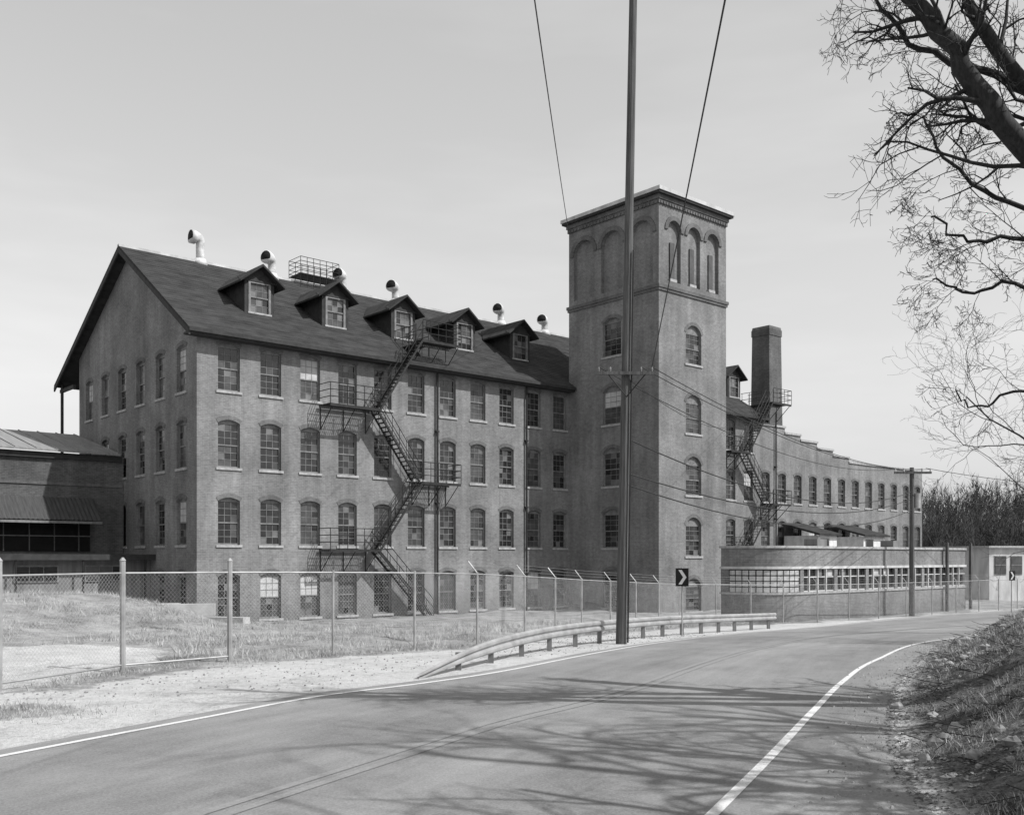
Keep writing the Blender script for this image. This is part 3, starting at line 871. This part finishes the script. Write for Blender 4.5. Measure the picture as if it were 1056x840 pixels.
def sign(name, x, y, face, z_top, w, h, base):
    e = empty(name, (x, y, 0), face); s = MB()
    s.rod((0, .04, base-.1), (0, .04, z_top+.03), .03, 'steel', 6)
    s.box(-w/2, w/2, -.012, .0, z_top-h, z_top, 'black')
    zc = z_top - h/2
    for d in (1, -1):
        s.poly([(-w*.28, -.016, zc+d*h*.4), (-w*.02, -.016, zc+d*h*.4), (w*.34, -.016, zc), (w*.08, -.016, zc)][::d], 'offwhite')
    s.build('panel_and_post', e)
sign('traffic_sign', 5.3, 31, math.radians(-14), -.32, .4, .56, -2.5)
sign('traffic_sign', 28.9, 57.5, math.radians(20), -.75, .45, .55, -3.2)

cs = MB()
for (x, y, l, a) in ((-13.6, 40, 3.2, .2), (-11.6, 39.2, 2.6, -.3), (-15, 41.5, 2.2, .6)):
    c, s = math.cos(a), math.sin(a)
    b4 = [(x+c*u_-s*v_, y+s*u_+c*v_) for u_, v_ in ((-l/2,-.25),(l/2,-.25),(l/2,.25),(-l/2,.25))]
    zt = terrain(x, y)[0]
    cs.hexa([(p[0], p[1], zt-.3) for p in b4], [(p[0], p[1], zt+.17) for p in b4], 'concrete')
cs.build('concrete_slabs')

# ================================================================== TREES
def grow(mb, p, d, L, r, lvl, mx, rg, up=.05, mat='bark', spread=1., nch=(5, 6, 5, 4, 3)):
    n = max(3, min(9, int(L/.35)+2)); pts = [p.copy()]; rad = [r]; dirs = []
    tip = max(.0028, r*.3)
    for i in range(n):
        w = .18 + .06*lvl
        d = (d + Vector((rg.gauss(0, w), rg.gauss(0, w), rg.gauss(0, w) + up))).normalized()
        p = p + d*(L/n); pts.append(p.copy()); rad.append(r + (tip-r)*(i+1)/n); dirs.append(d.copy())
    sides = 9 if r > .08 else (5 if r > .02 else 3)
    mb.sweep(pts, rad, sides, mat if r > .015 else 'twig', False)
    if lvl >= mx: return
    c = nch[min(lvl, 4)]
    for k in range(c):
        f = .25 + .75*(k+rg.random()*.7)/c; f = min(f, .99)
        i = min(n-1, int(f*n)); q = pts[i].lerp(pts[i+1], f*n-i)
        ax = dirs[i].orthogonal().normalized(); ax.rotate(Matrix.Rotation(rg.uniform(0, 6.28), 3, dirs[i]))
        nd = dirs[i].copy(); nd.rotate(Matrix.Rotation(math.radians(rg.uniform(28, 62))*spread, 3, ax))
        rr = rad[i]*rg.uniform(.5, .75)
        grow(mb, q, nd, L*rg.uniform(.42, .68)*(1.1-.35*f), max(rr, .0035), lvl+1, mx, rg, up, mat, spread, nch)
def limb(mb, pts, r0, r1, rg, nsub, Lsub, mx=3, bias=Vector((0,0,0)), mat='bark', f0=.2, cap=.05):
    pts = [Vector(p) for p in pts]
    q = []
    for i in range(len(pts)-1):
        for j in range(5):
            f = j/5; p = [pts[max(0, min(len(pts)-1, i+k))] for k in (-1,0,1,2)]
            q.append(.5*((2*p[1]) + (-p[0]+p[2])*f + (2*p[0]-5*p[1]+4*p[2]-p[3])*f*f + (-p[0]+3*p[1]-3*p[2]+p[3])*f**3) + Vector((rg.gauss(0,.03), rg.gauss(0,.03), rg.gauss(0,.03))))
    q.append(pts[-1]); n = len(q)
    rad = [r0 + (r1-r0)*i/(n-1) for i in range(n)]
    mb.sweep(q, rad, 10, mat, True)
    for k in range(nsub):
        f = f0 + (1-f0)*(k+rg.random())/nsub; i = min(n-2, int(f*(n-1)))
        d = (q[i+1]-q[i]).normalized(); ax = d.orthogonal().normalized(); ax.rotate(Matrix.Rotation(rg.uniform(0, 6.28), 3, d))
        nd = d.copy(); nd.rotate(Matrix.Rotation(math.radians(rg.uniform(30, 75)), 3, ax)); nd = (nd + bias).normalized()
        rr = min(cap, rad[i]*rg.uniform(.22, .4)) if cap < .06 else max(.055, min(cap, rad[i]*rg.uniform(.4, .65)))
        grow(mb, q[i], nd, Lsub*rg.uniform(.6, 1.15)*(1.15-.5*f), rr, 1, mx+1, rg, .03, mat, .9, (5, 5, 4, 3, 2))
rg = random.Random(21)
t1 = MB()
limb(t1, [(10.4,12.8,-1.2),(10.2,12.7,.5),(9.9,12.6,2.2),(9.9,12.7,5),(10.2,13,9)], .36, .15, rg, 7, 3.2, 2, Vector((.4,.1,.3)), cap=.1)
limb(t1, [(9.9,12.6,1.8),(8.2,12.3,3.4),(6.2,12.1,5.0),(5.3,12,6.15),(4.65,12,7.1),(4.2,12,8.6)], .18, .06, rg, 15, 1.8, 3, Vector((-.6,0,-.1)), f0=.35)
limb(t1, [(9.9,12.7,3.6),(8,12.4,4.6),(6.35,12.2,5.75),(5.6,12.1,6.8),(5.2,12,8.2)], .13, .05, rg, 10, 1.6, 3, Vector((-.5,0,0)), f0=.35)
limb(t1, [(9.9,12.7,4.4),(7.6,12.6,5.5),(6.1,12.5,6.0),(5.1,12.4,6.35),(4.5,12.3,6.9)], .08, .02, rg, 10, 1.2, 3, Vector((-.4,0,-.1)), f0=.35)
limb(t1, [(9.9,12.6,3.4),(7.9,13.0,4.3),(6.6,13.2,4.7),(5.9,13.3,5.2),(5.5,13.3,5.9)], .05, .015, rg, 8, 1.0, 3, Vector((-.4,0,.1)), f0=.35)
limb(t1, [(9.9,12.6,2.9),(8.0,13.0,3.9),(6.8,13.2,4.25),(6.1,13.3,4.25),(5.6,13.3,4.55)], .045, .013, rg, 9, 1.0, 3, Vector((-.4,0,.05)), f0=.35)
limb(t1, [(9.9,12.6,2.4),(7.9,13.2,3.3),(6.8,13.5,3.7),(6.2,13.6,3.6),(5.75,13.6,3.8)], .04, .012, rg, 8, 1.0, 3, Vector((-.5,0,.1)), f0=.35)
limb(t1, [(9.9,12.7,1.5),(8,14,2.2),(7.3,14.6,2.45),(6.9,14.8,2.2),(6.6,14.8,2.5)], .03, .01, rg, 7, .9, 2, Vector((-.4,0,.1)), f0=.4)
limb(t1, [(9.9,12.7,5.2),(8.2,12.2,6.5),(6.6,11.6,7.6),(5.0,11.2,8.2)], .12, .04, rg, 9, 2.0, 2, Vector((-.4,0,-.25)), cap=.07)
t1.build('bare_tree', None, True)
rg = random.Random(5)
for (x, y, h) in ((17.6, 27.5, 8.0), (20.4, 31.5, 8.5), (15.6, 24.6, 5.5), (14.2, 23.5, 3.8)):
    s = MB(); z = terrain(x, y)[0]
    grow(s, Vector((x, y, z-.1)), Vector((-.1, 0, 1)).normalized(), h, .06, 0, 4, rg, .05, 'bark', .7, (9, 6, 4, 3, 2))
    s.build('bare_tree', None, True)
# roadside trees beyond the right edge of the view: their branches shade the road
for i, (x, y, h, r) in enumerate(((10.8, 5.5, 12.5, .32), (14.6, 7.8, 13, .32), (8.0, 0.5, 11.5, .28), (12.5, -2.5, 13, .3), (7.6, 3.4, 8.5, .16), (6.2, 2.2, 7.0, .12), (9.8, 7.2, 8.5, .14))):
    rg = random.Random(40+i); s = MB(); z = terrain(x, y)[0]
    limb(s, [(x,y,z-.2),(x-.2,y+.1,z+h*.3),(x-.1,y-.1,z+h*.6),(x-.4,y+.2,z+h)], r, .06, rg, 18, h*.45, 2, Vector((-.15,.1,.3)), cap=.14)
    s.build('bare_tree', None, True)

# distant wooded hill
h = MB(); pts = {}
nxh, nyh = 60, 14
for j in range(nyh+1):
    for i in range(nxh+1):
        X = 20 + 260*i/nxh; Y = 150 + 130*j/nyh
        e = ss(j/6)*ss((i)/12)*ss((nxh-i)/8)
        pts[i, j] = (X, Y, -3.4 + e*(8.5 + 2*noise.noise(Vector((X*.03, Y*.03, 0)))))
for j in range(nyh):
    for i in range(nxh): h.poly([pts[i,j], pts[i+1,j], pts[i+1,j+1], pts[i,j+1]], 'hill')
h.build('hill')
ft_ = MB(); rg = random.Random(77)
def hz(X, Y):
    j = max(0, min(nyh, (Y-150)/130*nyh)); i = max(0, min(nxh, (X-20)/260*nxh)); return pts[int(i), int(j)][2]
for k in range(330):
    Y = 128 + 80*rg.random()**1.1; X = Y*rg.uniform(.36, .68); z = hz(X, Y) - .3; H = rg.uniform(8.5, 13.5)
    top = Vector((X+rg.gauss(0,.5), Y, z+H*.45))
    ft_.sweep([(X,Y,z), tuple(top)], [.2,.12], 3, 'fartree', False)
    cc = Vector((X, Y, z+H*.62)); cw = H*.28*rg.uniform(.8, 1.25); ch = H*.36
    for q in range(12):
        a = rg.uniform(0, 6.28); e = rg.uniform(-.25, 1.4)
        tip = cc + Vector((math.cos(a)*math.cos(e)*cw, math.sin(a)*math.cos(e)*cw, math.sin(e)*ch))*rg.uniform(.7, 1.1)
        st = Vector((X, Y, z+H*rg.uniform(.22, .45)))
        sd = Vector((.07, .07, 0))
        ft_.poly([st-sd, st+sd, tip], 'fartree')
        for w_ in range(9):
            f = rg.uniform(.35, 1); p = st.lerp(tip, f)
            d = ((tip-st).normalized() + Vector((rg.gauss(0,.7), rg.gauss(0,.7), rg.gauss(.2,.5)))).normalized()*rg.uniform(.8, 2.0)
            sd2 = Vector((rg.uniform(.03,.06), 0, rg.uniform(-.03,.03)))
            ft_.poly([p-sd2, p+sd2, p+d], 'fartree')
ft_.build('distant_trees')

# ================================================================== LIGHT + SKY
el = math.radians(48); hx, hy = .915, -.403
S = Vector((hx*math.cos(el), hy*math.cos(el), math.sin(el)))
sl = bpy.data.lights.new('sun', 'SUN'); sl.energy = 5.0; sl.angle = math.radians(.5); sl.color = (1, 1, 1)
so = bpy.data.objects.new('sun', sl); scene.collection.objects.link(so); so.rotation_euler = S.to_track_quat('Z', 'Y').to_euler()
w = bpy.data.worlds.new('World'); scene.world = w; w.use_nodes = True; nt = w.node_tree
bg = nt.nodes['Background']; sky = N(nt, 'ShaderNodeTexSky'); sky.sky_type = 'NISHITA'; sky.sun_disc = False
sky.sun_elevation = el; sky.sun_rotation = math.atan2(hx, hy); sky.dust_density = 1.5; sky.air_density = 1.0
# blue-sensitive black and white film: use the blue record of the sky, gently compressed
sp_ = N(nt, 'ShaderNodeSeparateColor'); nt.links.new(sky.outputs[0], sp_.inputs[0])
pw = math_node(nt, 'POWER', sp_.outputs[2], .7)
tcw = N(nt, 'ShaderNodeTexCoord')
cl = noise_val(nt, tcw.outputs['Generated'], 2.2, 4, .6, .97, 1.07, .45, .75, stretch=(1, 1.6, 5))
mv = math_node(nt, 'MULTIPLY', math_node(nt, 'MULTIPLY', pw, cl), 1.75)
nt.links.new(mv, bg.inputs['Color']); bg.inputs['Strength'].default_value = .15

# ================================================================== CAMERA
cam = bpy.data.cameras.new('camera'); co = bpy.data.objects.new('camera', cam); scene.collection.objects.link(co)
co.location = (0, 0, 0); co.rotation_euler = (math.radians(90), 0, 0)
cam.sensor_width = 36; cam.lens = 36*1026/1056; cam.shift_y = 155/1056; cam.clip_start = .1; cam.clip_end = 4000
scene.camera = co
print('faces', sum(len(o.data.polygons) for o in bpy.data.objects if o.type == 'MESH'))
